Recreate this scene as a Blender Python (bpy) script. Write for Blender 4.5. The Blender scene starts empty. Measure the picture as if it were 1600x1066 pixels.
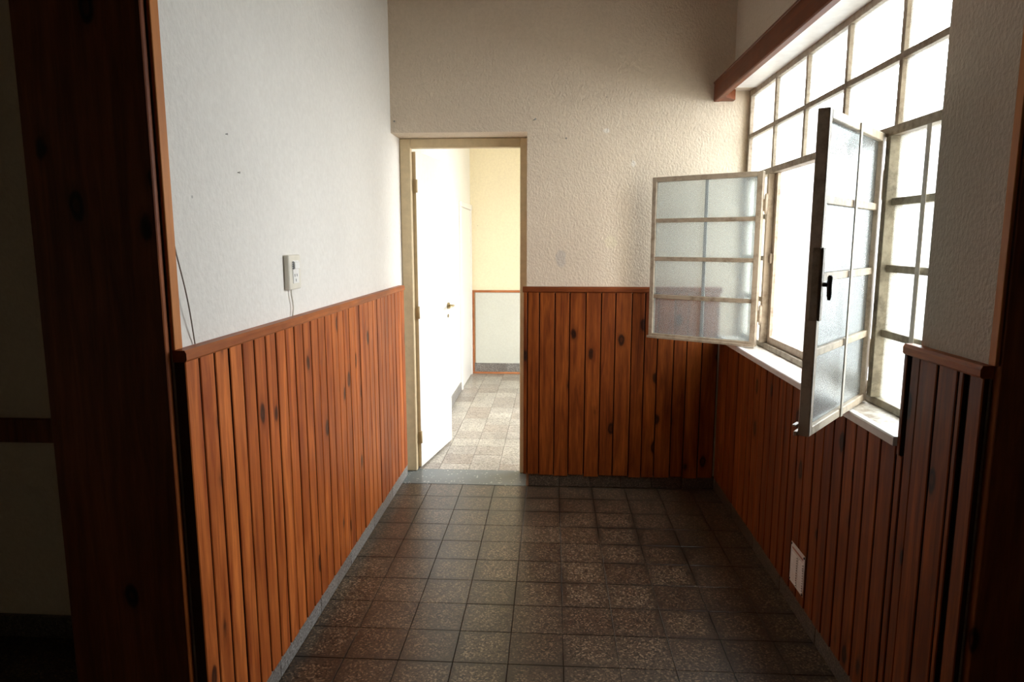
import bpy, bmesh, math, random
from mathutils import Vector, Matrix
random.seed(7)
PI = math.pi
C = bpy.context.scene.collection
S = bpy.context.scene

# ------------------------------------------------------------------ camera, sky, exposure
cam_data = bpy.data.cameras.new('camera')
cam_data.sensor_fit = 'HORIZONTAL'
cam_data.sensor_width = 36.0
cam_data.lens = 36.0 * 1059.75 / 1600.0
cam_data.clip_start = 0.02
cam = bpy.data.objects.new('camera', cam_data)
C.objects.link(cam)
cam.location = (0, 0, 1.5094)
cam.rotation_euler = (PI / 2 - 0.14668, 0.0, 0.0598)
S.camera = cam

world = bpy.data.worlds.new('overcast_sky')
S.world = world
world.use_nodes = True
bg = world.node_tree.nodes['Background']
bg.inputs['Color'].default_value = (0.965, 0.985, 1.0, 1)
bg.inputs['Strength'].default_value = 13.2

S.view_settings.view_transform = 'Standard'
S.view_settings.look = 'None'
S.view_settings.gamma = 1.0
S.view_settings.exposure = 0.0
S.view_settings.use_curve_mapping = False
cy = S.cycles
cy.use_denoising = True
cy.use_adaptive_sampling = False
cy.denoising_prefilter = 'NONE'
cy.max_bounces = 14
cy.diffuse_bounces = 7
cy.glossy_bounces = 5
cy.transmission_bounces = 10
cy.transparent_max_bounces = 16
cy.sample_clamp_indirect = 8.0
cy.caustics_reflective = False
cy.caustics_refractive = False


def sky_portal(name, loc, rot, sx, sy):
    l = bpy.data.lights.new(name, 'AREA')
    l.shape = 'RECTANGLE'
    l.size, l.size_y = sx, sy
    l.cycles.is_portal = True
    o = bpy.data.objects.new(name, l)
    C.objects.link(o)
    o.location, o.rotation_euler = loc, rot


sky_portal('window_daylight', (1.27, 2.97, 1.65), (0, PI / 2, 0), 1.42, 2.16)
sky_portal('far_room_daylight', (1.27, 5.49, 1.15), (0, PI / 2, 0), 2.4, 1.84)

# ------------------------------------------------------------------ materials


class NT:
    def __init__(self, name):
        self.m = bpy.data.materials.new(name)
        self.m.use_nodes = True
        self.t = self.m.node_tree
        self.b = self.t.nodes['Principled BSDF']
        self.out = self.t.nodes['Material Output']

    def n(self, kind, **kw):
        nd = self.t.nodes.new(kind)
        for k, v in kw.items():
            if k.startswith('_'):
                setattr(nd, k[1:], v)
            else:
                key = int(k[1:]) if k[0] == 'i' and k[1:].isdigit() else k
                nd.inputs[key].default_value = v
        return nd

    def l(self, a, b):
        self.t.links.new(a, b)

    def math(self, op, a, b=None, clamp=False):
        nd = self.t.nodes.new('ShaderNodeMath')
        nd.operation = op
        nd.use_clamp = clamp
        for i, v in enumerate((a, b)):
            if v is None:
                continue
            if isinstance(v, (int, float)):
                nd.inputs[i].default_value = v
            else:
                self.l(v, nd.inputs[i])
        return nd.outputs[0]

    def ramp(self, fac, stops, interp='LINEAR'):
        nd = self.t.nodes.new('ShaderNodeValToRGB')
        nd.color_ramp.interpolation = interp
        el = nd.color_ramp.elements
        while len(el) < len(stops):
            el.new(0.5)
        for e, (p, c) in zip(el, stops):
            e.position = p
            e.color = (*c, 1) if len(c) == 3 else c
        self.l(fac, nd.inputs[0])
        return nd.outputs[0]

    def mix(self, fac, a, b, mode='MIX'):
        nd = self.t.nodes.new('ShaderNodeMix')
        nd.data_type = 'RGBA'
        nd.blend_type = mode
        for sock, v in ((nd.inputs[0], fac), (nd.inputs[6], a), (nd.inputs[7], b)):
            if isinstance(v, (int, float)):
                sock.default_value = v
            elif isinstance(v, tuple):
                sock.default_value = (*v, 1)
            else:
                self.l(v, sock)
        return nd.outputs[2]

    def pos(self, scale=(1, 1, 1), rnd=0.0):
        g = self.t.nodes.new('ShaderNodeNewGeometry').outputs['Position']
        if rnd:
            oi = self.t.nodes.new('ShaderNodeObjectInfo')
            cx = self.t.nodes.new('ShaderNodeCombineXYZ')
            for i, k in enumerate((1.0, 0.37, 2.9)):
                self.l(self.math('MULTIPLY', oi.outputs['Random'], rnd * k), cx.inputs[i])
            ad = self.t.nodes.new('ShaderNodeVectorMath')
            ad.operation = 'ADD'
            self.l(g, ad.inputs[0])
            self.l(cx.outputs[0], ad.inputs[1])
            g = ad.outputs[0]
        mp = self.t.nodes.new('ShaderNodeMapping')
        mp.inputs['Scale'].default_value = scale
        self.l(g, mp.inputs[0])
        return mp.outputs[0]

    def noise(self, vec, scale, detail=4.0, rough=0.55, dist=0.0):
        nd = self.n('ShaderNodeTexNoise', Scale=scale, Detail=detail, Roughness=rough, Distortion=dist)
        self.l(vec, nd.inputs['Vector'])
        return nd.outputs['Fac']

    def bump(self, h, strength, dist):
        nd = self.n('ShaderNodeBump', Strength=strength, Distance=dist)
        self.l(h, nd.inputs['Height'])
        self.l(nd.outputs[0], self.b.inputs['Normal'])

    def base(self, c):
        if isinstance(c, tuple):
            self.b.inputs['Base Color'].default_value = (*c, 1)
        else:
            self.l(c, self.b.inputs['Base Color'])

    def rough(self, r):
        if isinstance(r, (int, float)):
            self.b.inputs['Roughness'].default_value = r
        else:
            self.l(r, self.b.inputs['Roughness'])


def plain(name, col, rough=0.5, metal=0.0, spec=0.5, var=0.12, scale=25):
    t = NT(name)
    f = t.noise(t.pos(), scale)
    d = tuple(c * (1 - var * 1.6) for c in col)
    u = tuple(min(1, c * (1 + var)) for c in col)
    t.base(t.ramp(f, [(0.3, d), (0.7, u)]))
    t.rough(rough)
    t.b.inputs['Metallic'].default_value = metal
    t.b.inputs['Specular IOR Level'].default_value = spec
    return t.m


def wood(name, dark, light, gloss=0.44, knots=True, axis='z', rnd=7.0):
    t = NT(name)
    sc = {'z': (1, 1, 0.07), 'y': (1, 0.07, 1), 'x': (0.07, 1, 1)}[axis]
    v = t.pos(sc, rnd)
    big = t.noise(v, 26, 3, 0.5, 1.2)
    fine = t.noise(v, 150, 4, 0.65)
    f = t.math('ADD', t.math('MULTIPLY', big, 0.68), t.math('MULTIPLY', fine, 0.32))
    col = t.ramp(f, [(0.34, dark), (0.52, tuple((a + b) / 2 for a, b in zip(dark, light))), (0.66, light)])
    oi = t.n('ShaderNodeObjectInfo')
    col = t.mix(1.0, col, t.ramp(oi.outputs['Random'], [(0.0, (0.82, 0.77, 0.72)), (0.5, (0.97, 0.95, 0.93)), (1.0, (1.1, 1.14, 1.15))]), 'MULTIPLY')
    blot = t.noise(t.pos((1, 1, 0.35), rnd), 7, 3)
    col = t.mix(1.0, col, t.ramp(blot, [(0.3, (0.80, 0.76, 0.72)), (0.65, (1.06, 1.06, 1.06))]), 'MULTIPLY')
    if knots:
        ks = {'z': (8.0, 8.0, 3.8), 'y': (8, 3.8, 8), 'x': (3.8, 8, 8)}[axis]
        vo = t.n('ShaderNodeTexVoronoi', Scale=1.0)
        wob = t.n('ShaderNodeTexNoise', Scale=14.0)
        kp = t.pos((1, 1, 1), rnd)
        t.l(kp, wob.inputs['Vector'])
        mpv = t.n('ShaderNodeMapping')
        mpv.inputs['Scale'].default_value = ks
        t.l(kp, mpv.inputs[0])
        sv = t.n('ShaderNodeVectorMath', _operation='MULTIPLY_ADD')
        t.l(wob.outputs['Color'], sv.inputs[0])
        sv.inputs[1].default_value = (0.12, 0.12, 0.12)
        t.l(mpv.outputs[0], sv.inputs[2])
        t.l(sv.outputs[0], vo.inputs['Vector'])
        sp = t.n('ShaderNodeSeparateColor')
        t.l(vo.outputs['Color'], sp.inputs[0])
        gate = t.math('GREATER_THAN', sp.outputs[0], 0.2)
        k = t.ramp(vo.outputs['Distance'], [(0.0, (0.8, 0.8, 0.8)), (0.05, (0.75, 0.75, 0.75)), (0.09, (1, 1, 1)), (0.13, (0.85, 0.85, 0.85)), (0.165, (0.22, 0.22, 0.22)), (0.26, (0, 0, 0))])
        k = t.math('MULTIPLY', k, gate)
        col = t.mix(k, col, tuple(c * 0.13 for c in dark))
    t.base(col)
    t.rough(t.math('ADD', t.math('MULTIPLY', fine, 0.2), gloss - 0.1))
    t.b.inputs['Specular IOR Level'].default_value = 0.24
    t.bump(f, 0.12, 0.002)
    return t.m


def plaster(name, col, stain=None, spots=(), bump=0.5, bscale=75):
    t = NT(name)
    p = t.pos()
    big = t.noise(p, 1.6, 4)
    c = t.ramp(big, [(0.3, tuple(v * 0.94 for v in col)), (0.7, col)])
    sm = t.noise(p, 55, 3)
    c = t.mix(1.0, c, t.ramp(sm, [(0.3, (0.95, 0.945, 0.94)), (0.7, (1.02, 1.02, 1.02))]), 'MULTIPLY')
    # little flecks and nail holes
    vo = t.n('ShaderNodeTexVoronoi', Scale=5.5)
    t.l(p, vo.inputs['Vector'])
    c = t.mix(t.math('MULTIPLY', t.math('LESS_THAN', vo.outputs['Distance'], 0.022), 0.65), c, tuple(v * 0.35 for v in col))
    g = t.n('ShaderNodeNewGeometry').outputs['Position']
    for (loc, rad, sc, strength) in spots:
        d = t.n('ShaderNodeVectorMath', _operation='SUBTRACT')
        t.l(g, d.inputs[0])
        d.inputs[1].default_value = loc
        s = t.n('ShaderNodeVectorMath', _operation='DIVIDE')
        t.l(d.outputs[0], s.inputs[0])
        s.inputs[1].default_value = rad
        ln = t.n('ShaderNodeVectorMath', _operation='LENGTH')
        t.l(s.outputs[0], ln.inputs[0])
        w = t.math('ADD', ln.outputs['Value'], t.math('MULTIPLY', t.math('SUBTRACT', t.noise(p, 40, 3), 0.5), 0.7))
        k = t.ramp(w, [(0.75, (1, 1, 1)), (1.0, (0, 0, 0))])
        c = t.mix(t.math('MULTIPLY', k, strength), c, sc)
    if stain:
        sx = t.n('ShaderNodeSeparateXYZ')
        t.l(g, sx.inputs[0])
        ax, lo, hi, sc = stain
        mr = t.n('ShaderNodeMapRange')
        mr.inputs['From Min'].default_value = lo
        mr.inputs['From Max'].default_value = hi
        t.l(sx.outputs[ax], mr.inputs['Value'])
        k = t.math('MULTIPLY', mr.outputs[0], t.ramp(t.noise(p, 9, 5), [(0.3, (0.25, 0.25, 0.25)), (0.7, (1, 1, 1))]), True)
        c = t.mix(k, c, sc)
    t.base(c)
    t.rough(0.75)
    t.b.inputs['Specular IOR Level'].default_value = 0.25
    hv = t.noise(t.pos((1, 1, 0.75)), bscale, 2, 0.5, 0.2)
    t.bump(hv, bump, 0.006)
    return t.m


def terrazzo(name, cols, joints=None, gloss=0.3, chip=190, flecks=0.0):
    """cols: dark chip, mid matrix, light chip"""
    t = NT(name)
    p = t.pos((1, 1, 1), 3.0)
    pw = t.pos()
    vo = t.n('ShaderNodeTexVoronoi', Scale=chip)
    t.l(p, vo.inputs['Vector'])
    sp = t.n('ShaderNodeSeparateColor')
    t.l(vo.outputs['Color'], sp.inputs[0])
    dk, md, lt = cols
    if flecks:
        c = t.ramp(sp.outputs[0], [(0.0, dk), (0.2, md), (0.965 - flecks, md), (0.985 - flecks, lt)])
    else:
        c = t.ramp(sp.outputs[0], [(0.0, dk), (0.2, dk), (0.32, md), (0.78, tuple(v * 1.15 for v in md)), (0.9, lt)])
    big = t.noise(pw, 2.3, 4)
    c = t.mix(1.0, c, t.ramp(big, [(0.3, (0.72, 0.70, 0.68)), (0.7, (1.08, 1.06, 1.04))]), 'MULTIPLY')
    oi = t.n('ShaderNodeObjectInfo')
    c = t.mix(1.0, c, t.ramp(oi.outputs['Random'], [(0, (0.78, 0.72, 0.68)), (0.5, (0.95, 0.95, 0.95)), (1, (1.12, 1.14, 1.12))]), 'MULTIPLY')
    if joints:
        x0, y0 = joints
        sx = t.n('ShaderNodeSeparateXYZ')
        t.l(t.n('ShaderNodeNewGeometry').outputs['Position'], sx.inputs[0])
        ds = []
        for sock, o in ((sx.outputs[0], x0), (sx.outputs[1], y0)):
            fr = t.math('FRACT', t.math('MULTIPLY', t.math('SUBTRACT', sock, o - 20.0), 5.0))
            ds.append(t.math('SUBTRACT', 0.5, t.math('ABSOLUTE', t.math('SUBTRACT', fr, 0.5))))
        d = t.math('MINIMUM', ds[0], ds[1])
        d = t.math('ADD', d, t.math('MULTIPLY', t.math('SUBTRACT', t.noise(pw, 28, 3), 0.5), 0.13))
        k = t.ramp(d, [(0.0, (0.95, 0.95, 0.95)), (0.045, (0.8, 0.8, 0.8)), (0.12, (0.4, 0.4, 0.4)), (0.22, (0, 0, 0))])
        k = t.math('MULTIPLY', k, t.ramp(t.noise(pw, 1.7, 3), [(0.38, (0.18, 0.18, 0.18)), (0.58, (1, 1, 1))]))
        c = t.mix(k, c, tuple(v * 0.3 for v in md))
    t.base(c)
    rg = t.noise(pw, 3, 2)
    t.rough(t.ramp(rg, [(0.3, (gloss - 0.02,) * 3), (0.7, (gloss + 0.03,) * 3)]))
    t.b.inputs['Specular IOR Level'].default_value = 0.62
    return t.m


def painted_steel(name, paint, worn, amt=0.5):
    t = NT(name)
    p = t.pos()
    f = t.noise(p, 32, 6, 0.7)
    g = t.noise(p, 9, 4)
    k = t.math('ADD', t.math('MULTIPLY', f, 0.6), t.math('MULTIPLY', g, 0.4))
    lo = 0.62 - amt * 0.3
    t.base(t.ramp(k, [(lo - 0.07, paint), (lo + 0.03, tuple((a + b) / 2 for a, b in zip(paint, worn))), (lo + 0.1, worn)]))
    t.rough(0.5)
    t.bump(f, 0.25, 0.002)
    return t.m


def frosted(name, trans, tint, ribs=True):
    """thin obscure glass: some light goes straight through, the rest is scattered"""
    t = NT(name)
    t.t.nodes.remove(t.b)
    tr = t.n('ShaderNodeBsdfTransparent')
    tr.inputs[0].default_value = (*tint, 1)
    tl = t.n('ShaderNodeBsdfTranslucent')
    tl.inputs[0].default_value = (*tint, 1)
    gl = t.n('ShaderNodeBsdfGlossy', Roughness=0.18)
    m1 = t.n('ShaderNodeMixShader')
    m1.inputs[0].default_value = 1 - trans
    t.l(tr.outputs[0], m1.inputs[1])
    t.l(tl.outputs[0], m1.inputs[2])
    m2 = t.n('ShaderNodeMixShader')
    m2.inputs[0].default_value = 0.05
    t.l(m1.outputs[0], m2.inputs[1])
    t.l(gl.outputs[0], m2.inputs[2])
    v = t.pos()
    h = t.noise(v, 160, 2)
    bp = t.n('ShaderNodeBump', Strength=0.4, Distance=0.002)
    t.l(h, bp.inputs['Height'])
    t.l(bp.outputs[0], gl.inputs['Normal'])
    t.l(m2.outputs[0], t.out.inputs[0])
    return t.m


def ribbed(name):
    """obscure glass that blurs what stands behind it"""
    t = NT(name)
    t.t.nodes.remove(t.b)
    rf = t.n('ShaderNodeBsdfRefraction', Roughness=0.21, IOR=1.33)
    rf.inputs[0].default_value = (0.855, 0.895, 0.90, 1)
    tl = t.n('ShaderNodeBsdfTranslucent')
    tl.inputs[0].default_value = (0.86, 0.91, 0.92, 1)
    df = t.n('ShaderNodeBsdfDiffuse')
    df.inputs[0].default_value = (0.8, 0.85, 0.86, 1)
    gl = t.n('ShaderNodeBsdfGlossy', Roughness=0.2)
    m0 = t.n('ShaderNodeMixShader')
    m0.inputs[0].default_value = 0.5
    t.l(tl.outputs[0], m0.inputs[1])
    t.l(df.outputs[0], m0.inputs[2])
    m1 = t.n('ShaderNodeMixShader')
    m1.inputs[0].default_value = 0.26
    t.l(rf.outputs[0], m1.inputs[1])
    t.l(m0.outputs[0], m1.inputs[2])
    m2 = t.n('ShaderNodeMixShader')
    m2.inputs[0].default_value = 0.05
    t.l(m1.outputs[0], m2.inputs[1])
    t.l(gl.outputs[0], m2.inputs[2])
    tc = t.n('ShaderNodeTexCoord')
    wv = t.n('ShaderNodeTexWave', Scale=55.0, Distortion=0.3)
    wv.bands_direction = 'Y'
    t.l(tc.outputs['Object'], wv.inputs['Vector'])
    bp = t.n('ShaderNodeBump', Strength=0.25, Distance=0.002)
    t.l(wv.outputs['Fac'], bp.inputs['Height'])
    for nd in (rf, gl):
        t.l(bp.outputs[0], nd.inputs['Normal'])
    t.l(m2.outputs[0], t.out.inputs[0])
    return t.m


X0, Y0 = -0.1495, 4.044
M = {}
M['wall'] = plaster('shaded_plaster', (0.62, 0.54, 0.45), bump=0.7, bscale=95)  # same wall paint as the left wall, its shade put into the colour
M['wall_left'] = plaster('lit_plaster', (0.81, 0.775, 0.72), bump=0.45, bscale=75)  # lighter copy of the one wall paint, for the window-lit side
M['wall_back'] = plaster('stippled_plaster', (0.71, 0.60, 0.475), stain=(0, 1.06, 1.105, (0.42, 0.30, 0.14)), bump=0.7, bscale=95,  # same wall paint again, darkened and warmed for the dimmer end wall
                         spots=[((0.046, 4.06, 1.405), (0.035, 0.05, 0.06), (0.50, 0.45, 0.40), 0.7),
                                ((0.30, 4.06, 2.135), (0.022, 0.05, 0.014), (0.85, 0.82, 0.78), 0.5),
                                ((0.46, 4.06, 1.95), (0.014, 0.05, 0.02), (0.85, 0.82, 0.78), 0.5),
                                ((0.34, 4.06, 1.50), (0.04, 0.05, 0.04), (0.74, 0.66, 0.46), 0.4)])
M['wall_yellow'] = plaster('cream_yellow_plaster', (0.90, 0.81, 0.58), bump=0.15)
M['wall_far_white'] = plaster('far_white_plaster', (0.86, 0.84, 0.77), bump=0.2)
M['panel_pale'] = plaster('pale_grey_green_plaster', (0.66, 0.67, 0.60), bump=0.1)
M['wall_hall'] = plaster('hall_plaster', (0.82, 0.72, 0.56), bump=0.4)
M['ceiling'] = wood('darkened_ceiling', (0.10, 0.045, 0.018), (0.2, 0.09, 0.035), axis='y', knots=False)  # ceiling out of view; dark wood colour chosen to cut bounce light
M['ceiling_far'] = plaster('far_ceiling_plaster', (0.8, 0.74, 0.58), bump=0.2)
M['outside_wall'] = plaster('outside_render', (0.55, 0.55, 0.54), bump=0.3)
M['outside_grey'] = plaster('outside_grey_render', (0.40, 0.405, 0.415), bump=0.3)
M['outside_cream'] = plaster('outside_cream_render', (0.70, 0.66, 0.55), bump=0.3)
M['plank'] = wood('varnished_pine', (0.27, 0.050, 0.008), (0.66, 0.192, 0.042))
M['plank_shaded'] = wood('shaded_varnished_pine', (0.11, 0.021, 0.004), (0.32, 0.086, 0.014))  # same varnished pine, with the shade of the dimmer walls put into the colour
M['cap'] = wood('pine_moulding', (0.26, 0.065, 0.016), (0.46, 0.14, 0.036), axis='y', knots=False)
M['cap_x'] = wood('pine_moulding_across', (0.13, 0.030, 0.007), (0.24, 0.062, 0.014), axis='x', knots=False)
M['plank_edge'] = plain('dark_plank_edge', (0.045, 0.012, 0.005), 0.8)
M['backing'] = plain('dark_groove_board', (0.012, 0.004, 0.002), 0.9)
M['jamb'] = wood('dark_stained_jamb', (0.16, 0.048, 0.016), (0.32, 0.11, 0.038))
M['strip'] = wood('orange_edge_strip', (0.52, 0.19, 0.055), (0.70, 0.29, 0.09), knots=False)
M['pelmet'] = wood('red_brown_pelmet', (0.135, 0.034, 0.009), (0.21, 0.056, 0.014), axis='y', knots=False)
M['far_strip'] = wood('far_room_strip', (0.42, 0.15, 0.06), (0.58, 0.24, 0.10), axis='x', knots=False)
M['tile'] = terrazzo('brown_terrazzo', ((0.020, 0.013, 0.007), (0.082, 0.055, 0.034), (0.27, 0.20, 0.135)), joints=(X0, Y0), gloss=0.305, chip=170)
M['tile_far'] = terrazzo('far_terrazzo', ((0.22, 0.20, 0.175), (0.40, 0.375, 0.335), (0.58, 0.55, 0.50)), gloss=0.33, chip=135)
M['grout'] = plain('dark_grout', (0.05, 0.037, 0.026), 0.9)
M['base'] = terrazzo('grey_terrazzo_skirting', ((0.14, 0.13, 0.12), (0.25, 0.245, 0.24), (0.42, 0.41, 0.40)), gloss=0.35)
M['base_brown'] = terrazzo('brown_terrazzo_skirting', ((0.04, 0.03, 0.02), (0.085, 0.066, 0.048), (0.18, 0.145, 0.11)), gloss=0.4)
M['threshold'] = terrazzo('slate_grey_terrazzo', ((0.115, 0.14, 0.15), (0.125, 0.150, 0.162), (0.42, 0.43, 0.43)), gloss=0.32, chip=110, flecks=0.012)
M['door_paint'] = plain('white_door_paint', (0.82, 0.81, 0.78), 0.35, var=0.02)
M['frame_paint'] = plain('tan_frame_paint', (0.60, 0.48, 0.295), 0.45, var=0.06)
M['steel'] = painted_steel('old_beige_steel_paint', (0.33, 0.275, 0.205), (0.17, 0.125, 0.08), 0.42)
M['steel_leaf'] = painted_steel('right_casement_paint', (0.54, 0.46, 0.36), (0.30, 0.23, 0.16), 0.3)
M['steel_light'] = painted_steel('casement_beige_paint', (0.44, 0.375, 0.29), (0.22, 0.17, 0.12), 0.25)
M['steel_dark'] = painted_steel('worn_olive_steel_paint', (0.31, 0.275, 0.20), (0.15, 0.125, 0.085), 0.45)
M['bar'] = painted_steel('grey_flat_bar', (0.52, 0.49, 0.43), (0.3, 0.27, 0.22), 0.2)
M['putty'] = plain('putty_bead', (0.17, 0.15, 0.12), 0.9, var=0.4, scale=60)
M['glass'] = frosted('obscure_glass', 0.88, (0.97, 1.0, 1.0))
M['glass_leaf'] = ribbed('ribbed_glass')
M['black_metal'] = plain('black_iron', (0.02, 0.017, 0.015), 0.4)
M['brass'] = plain('aged_brass', (0.45, 0.36, 0.20), 0.3, metal=0.9)
M['steel_pin'] = plain('grey_steel', (0.35, 0.33, 0.30), 0.4, metal=0.8)
M['sill'] = painted_steel('chipped_white_sill_paint', (0.74, 0.71, 0.66), (0.38, 0.31, 0.24), 0.42)
M['sill_nose'] = plain('white_sill_nose', (0.80, 0.78, 0.77), 0.4, var=0.05)
M['plastic'] = plain('ivory_plastic', (0.74, 0.70, 0.60), 0.35, var=0.03)
M['plastic_white'] = plain('white_plastic', (0.84, 0.83, 0.80), 0.3, var=0.03)
M['plastic_grey'] = plain('grey_slot', (0.10, 0.10, 0.11), 0.5)
M['vent'] = plain('white_vent_enamel', (0.74, 0.69, 0.64), 0.45, var=0.06)
M['vent_dark'] = plain('vent_hollow', (0.05, 0.035, 0.03), 0.8)
M['vent_red'] = plain('faded_red_print', (0.45, 0.20, 0.15), 0.6)
M['cord'] = plain('white_cord', (0.62, 0.57, 0.48), 0.5)
M['cord_grey'] = plain('grey_wire', (0.22, 0.18, 0.13), 0.5)
M['ground'] = plain('pale_concrete', (0.30, 0.295, 0.28), 0.8)

# ------------------------------------------------------------------ mesh helpers


def add_box(bm, x0, x1, y0, y1, z0, z1, bev=0.0, mi=0):
    t = bmesh.new() if bev else bm
    vs = [t.verts.new((x, y, z)) for z in (z0, z1) for y in (y0, y1) for x in (x0, x1)]
    fs = []
    for q in ((0, 2, 3, 1), (4, 5, 7, 6), (0, 1, 5, 4), (2, 6, 7, 3), (0, 4, 6, 2), (1, 3, 7, 5)):
        f = t.faces.new([vs[i] for i in q])
        f.material_index = mi
        fs.append(f)
    if bev:
        bmesh.ops.bevel(t, geom=list(t.edges), offset=bev, segments=1, affect='EDGES')
        me = bpy.data.meshes.new('tmp')
        t.to_mesh(me)
        t.free()
        bm.from_mesh(me)
        bpy.data.meshes.remove(me)


def add_prism(bm, prof, axis, a, b, mi=0):
    """prof: 2-D outline, extruded along axis from a to b (x: (y,z), y: (x,z), z: (x,y))"""
    def P(u, v, w):
        return {'x': (w, u, v), 'y': (u, w, v), 'z': (u, v, w)}[axis]
    r0 = [bm.verts.new(P(u, v, a)) for u, v in prof]
    r1 = [bm.verts.new(P(u, v, b)) for u, v in prof]
    n = len(prof)
    for i in range(n):
        f = bm.faces.new((r0[i], r0[(i + 1) % n], r1[(i + 1) % n], r1[i]))
        f.material_index = mi
    bm.faces.new(r0[::-1]).material_index = mi
    bm.faces.new(r1).material_index = mi


def add_tube(bm, pts, r, seg=8, mi=0):
    rings = []
    pts = [Vector(p) for p in pts]
    for i, p in enumerate(pts):
        d = (pts[min(i + 1, len(pts) - 1)] - pts[max(i - 1, 0)]).normalized()
        u = d.orthogonal().normalized() if i == 0 else (u - d * u.dot(d)).normalized()
        w = d.cross(u)
        rr = r[i] if isinstance(r, (list, tuple)) else r
        rings.append([bm.verts.new(p + (u * math.cos(2 * PI * k / seg) + w * math.sin(2 * PI * k / seg)) * rr) for k in range(seg)])
    for a, b in zip(rings, rings[1:]):
        for k in range(seg):
            f = bm.faces.new((a[k], a[(k + 1) % seg], b[(k + 1) % seg], b[k]))
            f.material_index = mi
            f.smooth = True
    bm.faces.new(rings[0][::-1]).material_index = mi
    bm.faces.new(rings[-1]).material_index = mi


def to_mesh(bm, name, mats):
    bmesh.ops.recalc_face_normals(bm, faces=bm.faces)
    me = bpy.data.meshes.new(name)
    bm.to_mesh(me)
    bm.free()
    for m in (mats if isinstance(mats, (list, tuple)) else [mats]):
        me.materials.append(m)
    return me


def obj(name, bm, mats, parent=None, loc=None, rot=None):
    me = bm if isinstance(bm, bpy.types.Mesh) else to_mesh(bm, name, mats)
    o = bpy.data.objects.new(name, me)
    C.objects.link(o)
    if parent:
        o.parent = parent
    if loc:
        o.location = loc
    if rot:
        o.rotation_euler = rot
    return o


def box_obj(name, b, mat, parent=None, bev=0.0):
    """box centred on its own origin"""
    x0, x1, y0, y1, z0, z1 = b
    c = ((x0 + x1) / 2, (y0 + y1) / 2, (z0 + z1) / 2)
    bm = bmesh.new()
    add_box(bm, x0 - c[0], x1 - c[0], y0 - c[1], y1 - c[1], z0 - c[2], z1 - c[2], bev)
    o = obj(name, bm, mat, parent)
    o.location = c
    return o


def tag(o, label, cat, group=None, kind=None):
    o['label'], o['category'] = label, cat
    if group:
        o['group'] = group
    if kind:
        o['kind'] = kind
    return o


def empty(name, loc=(0, 0, 0), rot=(0, 0, 0), parent=None):
    o = bpy.data.objects.new(name, None)
    o.empty_display_size = 0.05
    C.objects.link(o)
    o.location, o.rotation_euler = loc, rot
    if parent:
        o.parent = parent
    return o


def struct(name, boxes, mat, label, cat):
    bm = bmesh.new()
    for b in boxes:
        add_box(bm, *b)
    o = obj(name, bm, mat)
    return tag(o, label, cat, kind='structure')


# ------------------------------------------------------------------ the shell
ZC = 3.2
floor = struct('floor', [(-0.955, 1.01, 1.644, 4.06, -0.12, -0.006)], M['grout'], 'brown speckled terrazzo tile floor of the passage', 'floor')
floor_far = struct('floor_far', [(-0.926, 1.0, 4.322, 7.66, -0.12, -0.006)], M['grout'], 'brightly lit terrazzo tile floor beyond the open door', 'floor')
struct('floor_hall', [(-3.6, 2.3, -2.2, 1.642, -0.12, -0.001), (-3.6, -1.278, 1.642, 2.315, -0.12, -0.001)], M['tile'],
       'dark hall floor in front of the passage', 'floor')
struct('ceiling', [(-3.7, 1.25, -2.3, 4.2, ZC, ZC + 0.1), (1.25, 2.4, -2.3, 1.9, ZC, ZC + 0.1)], M['ceiling'], 'unseen ceiling above the passage and hall, darkened to cut bounce light', 'ceiling')
struct('ceiling_far', [(-1.3, 1.25, 4.2, 7.8, ZC, ZC + 0.1)], M['ceiling_far'], 'pale ceiling of the bright far room', 'ceiling')

wall_left = struct('wall_left', [(-1.275, -0.955, 1.642, 4.32, -0.12, ZC)], M['wall_left'], 'white plaster wall above wood panelling left of the open door', 'wall')
wall_back = struct('wall_back', [(-0.955, -0.155, 4.06, 4.32, 2.135, ZC), (-0.155, 1.25, 4.06, 4.32, -0.12, ZC)], M['wall_back'],
                   'stippled cream end wall with the doorway in it', 'wall')
wall_right = struct('wall_right', [(1.01, 1.25, 1.60, 4.06, -0.12, 0.93), (1.01, 1.25, 1.60, 1.90, 0.93, ZC), (1.01, 1.25, 1.90, 4.06, 2.345, ZC),
                                   (0.932, 1.01, 1.60, 4.06, 2.345, 2.385)], M['wall'], 'cream plaster wall around the big steel window', 'wall')
struct('wall_header', [(-0.955, 1.01, 1.62, 1.74, 2.45, ZC)], M['wall_hall'], 'plaster header over the passage opening', 'wall')
wall_hall_left = struct('wall_hall_left', [(-3.6, -1.275, 2.315, 2.45, -0.12, ZC)], M['wall_hall'], 'shadowed hall wall with a dark chair rail, far left', 'wall')
struct('wall_hall_right', [(1.26, 2.3, 1.60, 1.75, -0.12, ZC)], M['wall_hall'], 'shadowed hall wall right of the passage', 'wall')
struct('wall_hall_sides', [(-3.7, -3.6, -2.3, 2.45, -0.12, ZC), (2.3, 2.4, -2.3, 1.75, -0.12, ZC), (-3.6, 2.3, -2.3, -2.2, -0.12, ZC)], M['wall_hall'],
       'hall walls beside and behind the viewpoint', 'wall')
wall_far_left = struct('wall_far_left', [(-1.275, -0.926, 4.325, 7.66, -0.12, ZC)], M['wall_far_white'], 'white side wall of the bright far room', 'wall')
wall_far_back = struct('wall_far_back', [(-1.275, 1.25, 7.66, 7.8, -0.12, ZC)], M['wall_yellow'], 'creamy yellow end wall of the bright far room', 'wall')
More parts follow.
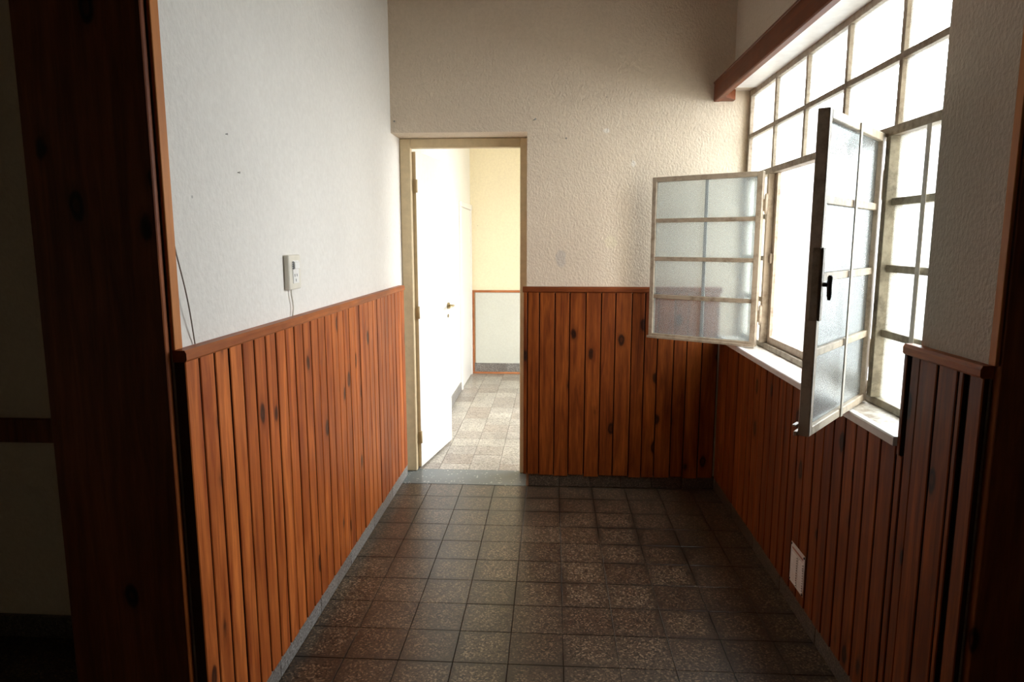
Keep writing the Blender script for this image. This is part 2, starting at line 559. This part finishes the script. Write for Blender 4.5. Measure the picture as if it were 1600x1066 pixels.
struct('wall_far_right', [(1.0, 1.25, 4.325, 4.58, -0.12, ZC), (1.0, 1.25, 6.40, 7.66, -0.12, ZC), (1.0, 1.25, 4.58, 6.40, 2.35, ZC)], M['wall_far_white'],
       'side wall of the far room with an opening to the daylight', 'wall')

# floor tiles: one object per tile
tile_meshes = {}


def tile(parent, x0, x1, y0, y1, mat):
    g = 0.0013
    w, d = round(x1 - x0 - 2 * g, 4), round(y1 - y0 - 2 * g, 4)
    key = (w, d, mat.name)
    if key not in tile_meshes:
        bm = bmesh.new()
        b = 0.0009
        w2, d2 = w / 2, d / 2
        lo = [bm.verts.new((sx * w2, sy * d2, -0.012)) for sx, sy in ((-1, -1), (1, -1), (1, 1), (-1, 1))]
        md = [bm.verts.new((sx * w2, sy * d2, -0.0006)) for sx, sy in ((-1, -1), (1, -1), (1, 1), (-1, 1))]
        hi = [bm.verts.new((sx * (w2 - b), sy * (d2 - b), 0)) for sx, sy in ((-1, -1), (1, -1), (1, 1), (-1, 1))]
        for a, c in ((lo, md), (md, hi)):
            for i in range(4):
                bm.faces.new((a[i], a[(i + 1) % 4], c[(i + 1) % 4], c[i]))
        bm.faces.new(hi)
        tile_meshes[key] = to_mesh(bm, 'tile', mat)
    o = bpy.data.objects.new('tile', tile_meshes[key])
    C.objects.link(o)
    o.parent = parent
    o.location = ((x0 + x1) / 2, (y0 + y1) / 2, random.uniform(-0.0006, 0.0))
    o.rotation_euler = (random.uniform(-1, 1) * 0.0009, random.uniform(-1, 1) * 0.0009, random.uniform(-1, 1) * 0.003)


for i in range(12):
    for j in range(-4, 6):
        x0, x1 = max(X0 + 0.2 * j, -0.953), min(X0 + 0.2 * (j + 1), 1.008)
        tile(floor, x0, x1, Y0 - 0.2 * (i + 1), Y0 - 0.2 * i, M['tile'])
for i in range(17):
    for j in range(-4, 6):
        x0, x1 = max(X0 + 0.2 * j, -0.925), min(X0 + 0.2 * (j + 1), 0.998)
        y0, y1 = max(Y0 + 0.2 * (i + 1), 4.324), min(Y0 + 0.2 * (i + 2), 7.658)
        if y1 - y0 > 0.02:
            tile(floor_far, x0, x1, y0, y1, M['tile_far'])

# door threshold
th = box_obj('trim_1', (-0.953, -0.157, 4.046, 4.322, -0.05, 0.001), M['threshold'], bev=0.002)
tag(th, 'slate grey speckled threshold slab under the open door', 'threshold', kind='structure')

# ------------------------------------------------------------------ skirtings


def skirting(name, runs, along, mat, label, h=0.082):
    """runs: (fixed0, fixed1, start, end, step)"""
    root = empty(name)
    tag(root, label, 'skirting', kind='structure')
    for f0, f1, a, b, step in runs:
        n = max(1, round((b - a) / step))
        for k in range(n):
            s, e = a + (b - a) * k / n + 0.0008, a + (b - a) * (k + 1) / n - 0.0008
            bx = (f0, f1, s, e, 0.0, h) if along == 'y' else (s, e, f0, f1, 0.0, h)
            box_obj('skirting_tile', bx, mat, root, bev=0.003)
    return root


skirting('baseboard_left', [(-0.954, -0.932, 1.70, 4.2, 0.4)], 'y', M['base'], 'grey stone skirting under the left wood panelling')
skirting('baseboard_back', [(4.046, 4.059, -0.14, 0.995, 0.2)], 'x', M['base_brown'], 'dark brown skirting tiles under the end wall panelling')
skirting('baseboard_right', [(0.996, 1.009, 1.62, 4.04, 0.4)], 'y', M['base_brown'], 'brown skirting under the panelling below the window', 0.085)
skirting('baseboard_hall', [(2.298, 2.314, -3.55, -1.28, 0.45)], 'x', M['base_brown'], 'dark skirting along the shadowed hall wall', 0.09)
skirting('baseboard_far', [(7.64, 7.658, -0.90, 0.99, 0.38)], 'x', M['base'], 'grey skirting on the end wall of the far room', 0.118)
skirting('baseboard_far_left', [(-0.924, -0.912, 4.95, 6.70, 0.58)], 'y', M['base'], 'grey skirting beside the white far room door', 0.09)

# ------------------------------------------------------------------ wood panelling: planks are children of their wall
plank_cache = {}


def plank(parent, axis, face, back, a, b, z0, z1, mat, bevel=0.0025):
    """axis 'y': plank lies along a wall of constant x; 'x': along a wall of constant y"""
    w = round(b - a, 4)
    th_ = face - back
    key = (axis, w, round(th_, 4), round(z1 - z0, 4), mat.name)
    h = z1 - z0
    if key not in plank_cache:
        bm = bmesh.new()
        s = 1 if th_ > 0 else -1
        be = bevel * s
        pr = [(0, -w / 2), (th_ - be, -w / 2), (th_, -w / 2 + bevel), (th_, w / 2 - bevel), (th_ - be, w / 2), (0, w / 2)]
        if axis == 'x':
            pr = [(v, u) for u, v in pr]
        add_prism(bm, pr, 'z', -h / 2, h / 2)
        me = to_mesh(bm, 'plank', [mat, M['plank_edge']])
        for p in me.polygons:          # the grooves between planks are dark with stain and dirt
            side = abs(p.normal.y) if axis == 'y' else abs(p.normal.x)
            if side > 0.9:
                p.material_index = 1
        plank_cache[key] = me
    o = bpy.data.objects.new('plank', plank_cache[key])
    C.objects.link(o)
    o.parent = parent
    j = random.uniform(-0.0012, 0.0012)
    c = (a + b) / 2
    o.location = (back + j, c, (z0 + z1) / 2) if axis == 'y' else (c, back + j, (z0 + z1) / 2)
    return o


GL = 0.0095
# left wall: x from -.955 to -.924
box_obj('backing_board', (-0.9545, -0.936, 1.64, 4.168, 0.083, 1.20), M['backing'], wall_left)
plank(wall_left, 'y', -0.924, -0.9535, 1.633, 1.702 - GL / 2, 0.081, 1.206, M['plank'])
n = 30
st = (4.171 - 1.702) / n
for k in range(n):
    plank(wall_left, 'y', -0.924, -0.9355, 1.702 + st * k + GL / 2, 1.702 + st * (k + 1) - GL / 2, 0.081, 1.206, M['plank'])
bm = bmesh.new()
add_prism(bm, [(-0.9545, 1.206), (-0.922, 1.206), (-0.9185, 1.211), (-0.9185, 1.228), (-0.923, 1.236), (-0.9545, 1.236)], 'y', 1.631, 4.176)
obj('cap_rail', bm, M['cap'], wall_left)

# end wall right of the door: y from 4.06 to 4.04
bk = [-0.150, -0.078, 0.015, 0.103, 0.198, 0.290, 0.374, 0.471, 0.549, 0.626, 0.723, 0.800, 0.890, 0.982]
box_obj('backing_board', (-0.152, 0.985, 4.052, 4.0595, 0.083, 1.20), M['backing'], wall_back)
plank(wall_back, 'x', 4.034, 4.0515, -0.172, -0.152, 0.081, 1.206, M['plank_shaded'])
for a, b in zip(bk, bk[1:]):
    plank(wall_back, 'x', 4.038, 4.0515, a + 0.0028, b - 0.0028, 0.081 - random.uniform(0, 0.012), 1.208, M['plank_shaded'])
bm = bmesh.new()
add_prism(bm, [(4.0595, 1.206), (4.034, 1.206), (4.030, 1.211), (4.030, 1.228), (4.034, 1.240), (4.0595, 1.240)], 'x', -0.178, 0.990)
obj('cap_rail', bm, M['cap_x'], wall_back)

# right wall below the sill and on the pier: x from 1.01 to .99
rk = [1.943, 2.033, 2.120, 2.200, 2.282, 2.368, 2.451, 2.535, 2.625, 2.707, 2.789, 2.865, 2.956, 3.046, 3.132, 3.222, 3.321, 3.411, 3.514, 3.615, 3.721, 3.833, 3.935, 4.030]
box_obj('backing_board', (1.002, 1.0095, 1.60, 4.035, 0.086, 0.925), M['backing'], wall_right)
box_obj('backing_board', (1.002, 1.0095, 1.60, 1.918, 0.925, 1.20), M['backing'], wall_right)
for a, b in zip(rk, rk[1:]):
    plank(wall_right, 'y', 0.989, 1.0015, a + 0.0045, b - 0.0045, 0.083, 0.926, M['plank_shaded'])
plank(wall_right, 'y', 0.989, 1.0015, 1.909, 1.9385, 0.083, 0.905, M['plank_shaded'])
plank(wall_right, 'y', 0.984, 1.0095, 1.919, 1.935, 0.906, 1.20, M['plank_shaded'], 0.002)
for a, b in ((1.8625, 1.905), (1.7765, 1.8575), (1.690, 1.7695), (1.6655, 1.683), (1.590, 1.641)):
    plank(wall_right, 'y', 0.989, 1.0015, a, b, 0.083, 1.20, M['plank_shaded'])
bm = bmesh.new()
add_prism(bm, [(1.0095, 1.196), (0.984, 1.196), (0.980, 1.201), (0.980, 1.217), (0.985, 1.226), (1.0095, 1.226)], 'y', 1.588, 1.937)
obj('cap_rail', bm, M['cap'], wall_right)

# wood-lined ends of the passage walls (facing the hall)
jl = box_obj('trim_2', (-1.278, -0.962, 1.612, 1.640, 0.0, 2.45), M['jamb'], bev=0.002)
tag(jl, 'wide dark stained board capping the left wall end', 'door lining', kind='structure')
bm = bmesh.new()
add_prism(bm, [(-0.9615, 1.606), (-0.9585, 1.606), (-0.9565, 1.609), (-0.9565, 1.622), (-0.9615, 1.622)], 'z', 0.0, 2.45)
obj('bead', bm, M['plank_shaded'], jl)
bead = [c for c in jl.children][0]
bead.location = (-jl.location.x, -jl.location.y, -jl.location.z)
js = box_obj('trim_3', (-0.954, -0.945, 1.628, 1.664, 1.237, 2.45), M['strip'], bev=0.0015)
tag(js, 'narrow orange wood strip edging the left white wall', 'edge strip', kind='structure')
jr = box_obj('trim_4', (1.012, 1.262, 1.568, 1.597, 0.0, 2.45), M['jamb'], bev=0.002)
tag(jr, 'dark stained board capping the right wall end', 'door lining', kind='structure')
js2 = box_obj('trim_5', (1.001, 1.0095, 1.572, 1.598, 1.228, 2.45), M['strip'], bev=0.0015)
tag(js2, 'narrow orange wood strip edging the right wall pier', 'edge strip', kind='structure')
rail = box_obj('trim_6', (-3.58, -1.278, 2.292, 2.3145, 0.777, 0.866), M['jamb'], bev=0.004)
tag(rail, 'dark chair rail on the shadowed hall wall', 'chair rail', kind='structure')

# pelmet over the window
pel = empty('trim_7')
tag(pel, 'red brown wooden pelmet above the steel window', 'pelmet', kind='structure')
bm = bmesh.new()
add_prism(bm, [(0.900, 2.292), (0.905, 2.287), (0.931, 2.287), (0.931, 2.393), (0.896, 2.393), (0.896, 2.386), (0.900, 2.384)], 'y', 1.61, 4.055)
obj('front_board', bm, M['pelmet'], pel)
bm = bmesh.new()
add_prism(bm, [(0.9315, 4.055), (0.9315, 3.93), (1.009, 4.01), (1.009, 4.055)], 'z', 2.289, 2.344)
obj('end_block', bm, M['pelmet'], pel)

sf = box_obj('trim_8', (0.934, 1.098, 1.905, 3.925, 2.336, 2.3445), M['sill_nose'])
tag(sf, 'white painted soffit between pelmet and window head', 'soffit', kind='structure')

# far room: pale panel framed with wood strips
fp = box_obj('dado_panel', (-0.875, 0.98, 7.648, 7.6595, 0.119, 0.93), M['panel_pale'], wall_far_back)
for b in ((-0.915, 0.98, 7.636, 7.6595, 0.932, 0.956), (-0.912, 0.98, 7.625, 7.638, 0.0, 0.02), (-0.915, -0.886, 7.636, 7.6595, 0.021, 0.931)):
    box_obj('dado_strip', b, M['far_strip'], wall_far_back, bev=0.002)

# ------------------------------------------------------------------ door 1 (open into the far room)
d1 = empty('door_1', (-0.555, 4.30, 0))
tag(d1, 'plain white door standing open into the bright far room', 'door', kind='structure')


def local(o, root):
    o.parent = root
    o.location = Vector(o.location) - Vector(root.location)
    return o


for nm, b in (('frame_post', (-0.953, -0.886, 4.272, 4.322, 0.002, 2.133)), ('frame_post', (-0.206, -0.157, 4.272, 4.322, 0.002, 2.133)),
              ('frame_head', (-0.886, -0.206, 4.272, 4.322, 2.076, 2.133))):
    local(box_obj(nm, b, M['frame_paint'], bev=0.004), d1)
# leaf: hinge edge near (-.88, 4.325), opened 80 degrees
ang = math.radians(80.5)
leaf = empty('tmp')
bpy.data.objects.remove(leaf)
bm = bmesh.new()
add_box(bm, 0.0, 0.655, -0.020, 0.020, 0.012, 2.062, 0.002)
for f in bm.faces:
    f.material_index = 1 if f.normal.x < -0.9 else 0
leaf = obj('door_leaf', bm, [M['door_paint'], M['frame_paint']], d1)
leaf.location = Vector((-0.883, 4.328, 0)) - Vector(d1.location)
leaf.rotation_euler = (0, 0, ang)
me = leaf.data
for f in me.polygons:
    f.material_index = 1 if f.normal.x < -0.9 else 0
bm = bmesh.new()
add_tube(bm, [(0.60, -0.020, 1.04), (0.60, -0.030, 1.04)], 0.024, 14)
add_tube(bm, [(0.60, -0.030, 1.04), (0.60, -0.062, 1.04)], 0.009, 8)
add_tube(bm, [(0.605, -0.062, 1.04), (0.56, -0.064, 1.04), (0.50, -0.060, 1.032)], [0.009, 0.009, 0.006], 8)
obj('lever_handle', bm, M['brass'], leaf)
bm = bmesh.new()
add_tube(bm, [(0.60, -0.020, 0.965), (0.60, -0.0235, 0.965)], 0.014, 12)
add_box(bm, 0.598, 0.602, -0.0245, -0.0235, 0.955, 0.972)
obj('keyhole', bm, M['brass'], leaf)
for z in (0.22, 1.05, 1.85):
    bm = bmesh.new()
    add_tube(bm, [(-0.006, -0.024, z - 0.04), (-0.006, -0.024, z + 0.04)], 0.007, 8)
    add_box(bm, -0.003, 0.0, -0.018, 0.012, z - 0.035, z + 0.035)
    obj('hinge', bm, M['frame_paint'], leaf)

# door 2: closed white door in the side wall of the far room
d2 = empty('door_2', (-0.926, 7.17, 0))
tag(d2, 'closed white door in the far room side wall', 'door', kind='structure')
for nm, b, m in (('frame_post', (-0.925, -0.905, 6.74, 6.80, 0.0, 1.845), 'door_paint'), ('frame_post', (-0.925, -0.905, 7.56, 7.62, 0.0, 1.845), 'door_paint'),
                 ('frame_head', (-0.925, -0.900, 6.74, 7.62, 1.846, 1.90), 'door_paint'), ('door_leaf', (-0.925, -0.914, 6.802, 7.558, 0.01, 1.842), 'door_paint')):
    local(box_obj(nm, b, M[m], bev=0.003), d2)

# ------------------------------------------------------------------ the steel window
W = empty('window_1', (1.10, 2.97, 0.955))
tag(W, 'large rusty steel window of obscure glass with two open casements', 'window', kind='structure')
WL = Vector(W.location)


def wbox(nm, b, mat, bev=0.0015):
    return local(box_obj(nm, b, mat, bev=bev), W)


yL, yR = 4.055, 1.902
zT, zB = 2.344, 0.957
cols = [4.02, 3.595, 3.175, 2.755, 2.335, 1.92]
ztr, zmu = 1.862, 2.092
wbox('frame_head', (1.098, 1.140, yR, yL, zT - 0.034, zT), M['steel'])
wbox('frame_foot', (1.098, 1.140, yR, yL, zB, zB + 0.026), M['steel_dark'])
wbox('frame_post', (1.098, 1.140, yL - 0.034, yL, zB + 0.026, zT - 0.034), M['steel'])
wbox('frame_post', (1.098, 1.140, yR, yR + 0.024, zB + 0.026, zT - 0.034), M['steel'])
wbox('transom', (1.088, 1.140, yR + 0.024, yL - 0.034, ztr - 0.016, ztr + 0.014), M['steel'])
wbox('glazing_bar', (1.100, 1.132, yR + 0.024, yL - 0.034, zmu - 0.011, zmu + 0.011), M['steel'])
for y in cols[1:5]:
    wbox('mullion', (1.100, 1.132, y - 0.011, y + 0.011, ztr + 0.014, zmu - 0.011), M['steel'])
    wbox('mullion', (1.100, 1.132, y - 0.011, y + 0.011, zmu + 0.011, zT - 0.034), M['steel'])
wbox('hinge_post', (1.084, 1.140, 3.578, 3.604, zB + 0.026, ztr - 0.016), M['steel_light'])
wbox('hinge_post', (1.084, 1.140, 2.328, 2.358, zB + 0.026, ztr - 0.016), M['steel_dark'])
# inner stops of the casement opening
wbox('stop_bar', (1.118, 1.136, 3.545, 3.577, zB + 0.026, ztr - 0.016), M['steel_light'])
wbox('stop_bar', (1.118, 1.136, 2.359, 2.385, zB + 0.026, ztr - 0.016), M['steel_light'])
wbox('stop_bar', (1.118, 1.136, 2.386, 3.544, zB + 0.026, zB + 0.062), M['steel_light'])
wbox('strike_plate', (1.106, 1.119, 3.556, 3.572, 1.395, 1.445), M['steel_light'])
lower = [zB + 0.026, 1.203, 1.419, 1.635, ztr - 0.016]
side = ((yR + 0.024, 2.328), (3.604, yL - 0.034))
for ya, yb in side:
    for z in lower[1:4]:
        wbox('glazing_bar', (1.102, 1.134, ya, yb, z - 0.012, z + 0.012), M['steel_dark'])


def pane(ya, yb, za, zb):
    """one obscure pane with its putty bead"""
    p = wbox('pane', (1.114, 1.118, ya + 0.0005, yb - 0.0005, za + 0.0005, zb - 0.0005), M['glass'], 0.0)
    return p


for a, b in zip(cols, cols[1:]):
    ya, yb = b + 0.011, a - 0.011
    ya = max(ya, yR + 0.024)
    yb = min(yb, yL - 0.034)
    pane(ya, yb, ztr + 0.014, zmu - 0.011)
    pane(ya, yb, zmu + 0.011, zT - 0.034)
for ya, yb in side:
    for k in range(4):
        pane(ya, yb, lower[k] + (0.012 if k else 0), lower[k + 1] - (0.012 if k < 3 else 0))
# flat bars on the room side of the fixed lights
wbox('support_bar', (1.088, 1.092, 2.098, 2.122, zB + 0.012, ztr + 0.010), M['bar'])
wbox('support_bar', (1.088, 1.092, 3.80, 3.824, zB + 0.012, ztr + 0.010), M['bar'])


def casement(hx, hy, fx, fy, inner, mat):
    """local frame: u from the hinge edge to the free edge, local -Y*inner is the room face when closed"""
    L = math.hypot(fx - hx, fy - hy)
    a = math.atan2(fy - hy, fx - hx)
    z0, z1 = zB + 0.004, ztr - 0.004
    H = z1 - z0
    s, d = 0.030, 0.032
    bm = bmesh.new()
    # L-section frame: face plate towards the hidden side, web along the edge
    add_box(bm, 0, s, -d / 2, d / 2, 0, H, 0.002)
    add_box(bm, L - s * 0.8, L, -d / 2, d / 2, 0, H, 0.002)
    add_box(bm, s, L - s * 0.8, -d / 2, d / 2, 0, 0.026, 0.002)
    add_box(bm, s, L - s * 0.8, -d / 2, d / 2, H - 0.026, H, 0.002)
    # drip rail at the foot, weather flange on the free edge
    yo = -inner * d / 2
    add_box(bm, 0.0, L + 0.006, min(yo, yo - inner * 0.010), max(yo, yo - inner * 0.010), -0.001, 0.012, 0.001)
    ca = obj('casement', bm, mat, W)
    ca.location = Vector((hx, hy, z0)) - WL
    ca.rotation_euler = (0, 0, a)
    zs = [0.026] + [0.026 + (H - 0.052) * k / 4 for k in (1, 2, 3)] + [H - 0.026]
    for z in zs[1:4]:
        box_obj('glazing_bar', (s, L - s * 0.8, -0.012, 0.012, z - 0.011, z + 0.011), mat, ca, bev=0.0015)
    for k in range(4):
        za = zs[k] + (0.011 if k else 0)
        zb = zs[k + 1] - (0.011 if k < 3 else 0)
        box_obj('pane', (s + 0.0005, L - s * 0.8 - 0.0005, -0.002, 0.002, za + 0.0005, zb - 0.0005), M['glass_leaf'], ca)
    yi = inner * (d / 2)
    bm = bmesh.new()
    add_box(bm, L * 0.5 - 0.009, L * 0.5 + 0.009, min(yi, yi + inner * 0.004), max(yi, yi + inner * 0.004), 0.002, H - 0.004)
    obj('support_bar', bm, M['bar'], ca)
    for z in (0.16, H - 0.17):
        bm = bmesh.new()
        add_tube(bm, [(-0.012, yi * 0.6, z - 0.045), (-0.012, yi * 0.6, z - 0.02), (-0.012, yi * 0.6, z + 0.05), (-0.012, yi * 0.6, z + 0.06)], [0.005, 0.009, 0.009, 0.004], 8)
        add_box(bm, -0.010, 0.002, yi * 0.6 - 0.004, yi * 0.6 + 0.004, z - 0.03, z + 0.03)
        obj('hinge', bm, mat, ca)
    return ca, L, H


c1, L1, H1 = casement(1.061, 3.575, 0.559, 3.918, -1, M['steel_light'])
c2, L2, H2 = casement(1.078, 2.385, 0.712, 1.908, 1, M['steel_leaf'])
c1['label'] = 'left casement leaf, swung right back against the end wall'
c2['label'] = 'right casement leaf, swung towards the hall, with a black handle'
# black turn handle on the free stile of the right leaf (room face = +Y local)
bm = bmesh.new()
hz = 0.43
add_tube(bm, [(L2 - 0.014, 0.016, hz), (L2 - 0.014, 0.036, hz)], 0.006, 8)
add_tube(bm, [(L2 - 0.014, 0.040, hz + 0.026), (L2 - 0.014, 0.040, hz + 0.021), (L2 - 0.014, 0.039, hz), (L2 - 0.014, 0.040, hz - 0.03), (L2 - 0.014, 0.040, hz - 0.042)], [0.004, 0.007, 0.007, 0.0065, 0.004], 10)
obj('turn_handle', bm, M['black_metal'], c2)
bm = bmesh.new()
add_box(bm, L2, L2 + 0.004, -0.004, 0.016, 0.33, 0.53, 0.001)
add_box(bm, L2 - 0.022, L2 - 0.002, 0.016, 0.022, 0.33, 0.53, 0.001)
obj('lock_plate', bm, M['steel'], c2)
bm = bmesh.new()
add_box(bm, L2 - 0.02, L2 + 0.018, -0.026, -0.016, 0.028, 0.034)
obj('catch', bm, M['bar'], c2)

# sill
sl = empty('sill', parent=W)
sl.location = -WL
bm = bmesh.new()
add_prism(bm, [(1.00, 0.931), (1.142, 0.931), (1.142, 0.957), (1.00, 0.953)], 'y', 1.938, 4.032)
o = obj('sill_slab', bm, M['sill'], sl)
bm = bmesh.new()
add_prism(bm, [(0.975, 0.929), (0.9995, 0.929), (0.9995, 0.956), (0.978, 0.956), (0.975, 0.952)], 'y', 1.938, 4.032)
obj('sill_nose', bm, M['sill_nose'], sl)
bpy.context.view_layer.update()

# ------------------------------------------------------------------ fittings
sw = empty('light_switch', (-0.954, 2.422, 1.397))
tag(sw, 'ivory light switch and socket plate on the left white wall', 'switch')
bm = bmesh.new()
add_box(bm, 0.0, 0.020, -0.055, 0.055, -0.062, 0.062, 0.003)
obj('back_box', bm, M['plastic'], sw)
bm = bmesh.new()
add_box(bm, 0.020, 0.0225, -0.024, 0.030, -0.040, 0.042, 0.0008)
obj('inner_plate', bm, M['plastic_white'], sw)
bm = bmesh.new()
add_box(bm, 0.0225, 0.029, -0.020, 0.026, 0.012, 0.038, 0.0015)
obj('rocker', bm, M['plastic_white'], sw)
bm = bmesh.new()
add_box(bm, 0.0225, 0.0235, -0.0215, -0.019, 0.010, 0.040)
for k in range(4):
    add_box(bm, 0.0225, 0.0232, -0.030, -0.0215, 0.013 + k * 0.007, 0.016 + k * 0.007)
obj('slot', bm, M['plastic_grey'], sw)
bm = bmesh.new()
for dy, z0, z1 in ((-0.010, -0.016, -0.006), (0.010, -0.016, -0.006), (0.0, -0.034, -0.024)):
    add_box(bm, 0.0225, 0.0232, dy - 0.002, dy + 0.002, z0, z1)
obj('socket_slots', bm, M['plastic_grey'], sw)

bm = bmesh.new()
add_tube(bm, [(-0.947, 2.408, 1.336), (-0.945, 2.405, 1.315), (-0.946, 2.416, 1.29), (-0.946, 2.420, 1.265), (-0.946, 2.412, 1.245), (-0.946, 2.410, 1.237)], 0.0028, 6)
tag(obj('cord', bm, M['cord']), 'short ivory cord running from the switch down to the panelling', 'cord')
bm = bmesh.new()
pts = []
for k in range(13):
    u = k / 12
    pts.append((-0.950 + 0.012 * math.sin(u * PI), 1.667 + 0.066 * u ** 1.7, 1.50 - 0.262 * u))
add_tube(bm, pts, 0.0018, 6)
tag(obj('wire', bm, M['cord_grey']), 'thin grey wire drooping beside the orange strip on the left wall', 'wire')


def nail(loc, d, label, r=0.004, ln=0.022):
    bm = bmesh.new()
    d = Vector(d).normalized()
    add_tube(bm, [(0, 0, 0), d * ln * 0.8], r * 0.5, 6)
    add_tube(bm, [d * ln * 0.8, d * ln], [r, r * 1.2], 8)
    o = obj('nail', bm, M['steel_pin'])
    o.location = loc
    return tag(o, label, 'nail')


nail((-0.12, 4.059, 2.198), (0.5, -1, 0.1), 'bent nail in the end wall above the right door frame corner', 0.005, 0.03)
nail((-0.935, 4.059, 2.196), (0.35, -1, 0.0), 'short hook nail in the corner above the left door frame', 0.005, 0.028)
nail((0.07, 4.059, 2.095), (0, -1, -0.1), 'tiny nail in the end wall right of the door head', 0.0045, 0.014)
nail((-0.9545, 2.052, 1.714), (1, 0, 0), 'small nail in the left white wall, lower of two', 0.003, 0.007)
nail((-0.9545, 1.988, 1.817), (1, 0, 0), 'small nail in the left white wall, upper of two', 0.0025, 0.006)

# ventilation grille
vg = empty('vent_grille', (0.988, 2.615, 0.212))
tag(vg, 'white slotted vent grille low on the panelling under the window', 'vent')
bm = bmesh.new()
add_box(bm, -0.003, 0.0, -0.075, 0.075, -0.084, 0.084, 0.001)
obj('plate', bm, M['vent'], vg)
bm = bmesh.new()
add_box(bm, -0.0036, -0.003, -0.060, 0.060, 0.060, 0.068)
obj('printed_line', bm, M['vent_red'], vg)
slat_me = {}
for colk, (ya, yb) in enumerate(((-0.064, -0.022), (0.0, 0.055))):
    for k in range(12):
        z = -0.070 + k * 0.0104
        bm = None
        if colk not in slat_me:
            bm = bmesh.new()
            w = (yb - ya) / 2
            add_prism(bm, [(-0.0, 0.0), (-0.005, -0.0035), (-0.005, -0.0022), (-0.0, 0.0035)], 'y', -w, w)
            slat_me[colk] = to_mesh(bm, 'slat', M['vent'])
        o = bpy.data.objects.new('slat', slat_me[colk])
        C.objects.link(o)
        o.parent = vg
        o.location = (-0.003, (ya + yb) / 2, z)
bm = bmesh.new()
for ya, yb in ((-0.064, -0.022), (0.0, 0.055)):
    for k in range(12):
        z = -0.070 + k * 0.0104
        add_box(bm, -0.0035, -0.003, ya, yb, z - 0.0055, z - 0.0005)
obj('slots', bm, M['vent_dark'], vg)
for dy in (-0.069, 0.069):
    for dz in (-0.076, 0.076):
        bm = bmesh.new()
        add_tube(bm, [(-0.003, dy, dz), (-0.006, dy, dz)], [0.005, 0.0035], 8)
        obj('screw', bm, M['black_metal'], vg)

# ------------------------------------------------------------------ outside
g = struct('courtyard', [(1.25, 5.5, -1.0, 9.0, -0.25, -0.05)], M['ground'], 'pale concrete courtyard outside the window', 'ground')
ow = struct('courtyard_wall', [(4.2, 4.4, -1.0, 9.0, -0.05, 1.1)], M['outside_wall'], 'white courtyard wall opposite the window', 'wall')
struct('courtyard_end_wall', [(1.27, 4.2, 7.6, 7.8, -0.05, 2.9)], M['outside_grey'], 'courtyard end wall seen through the open casement', 'wall')
pc = struct('outside_pier', [(1.27, 1.335, 4.22, 4.40, -0.05, 3.2)], M['outside_cream'], 'cream outside pier seen through the farthest panes', 'pier')
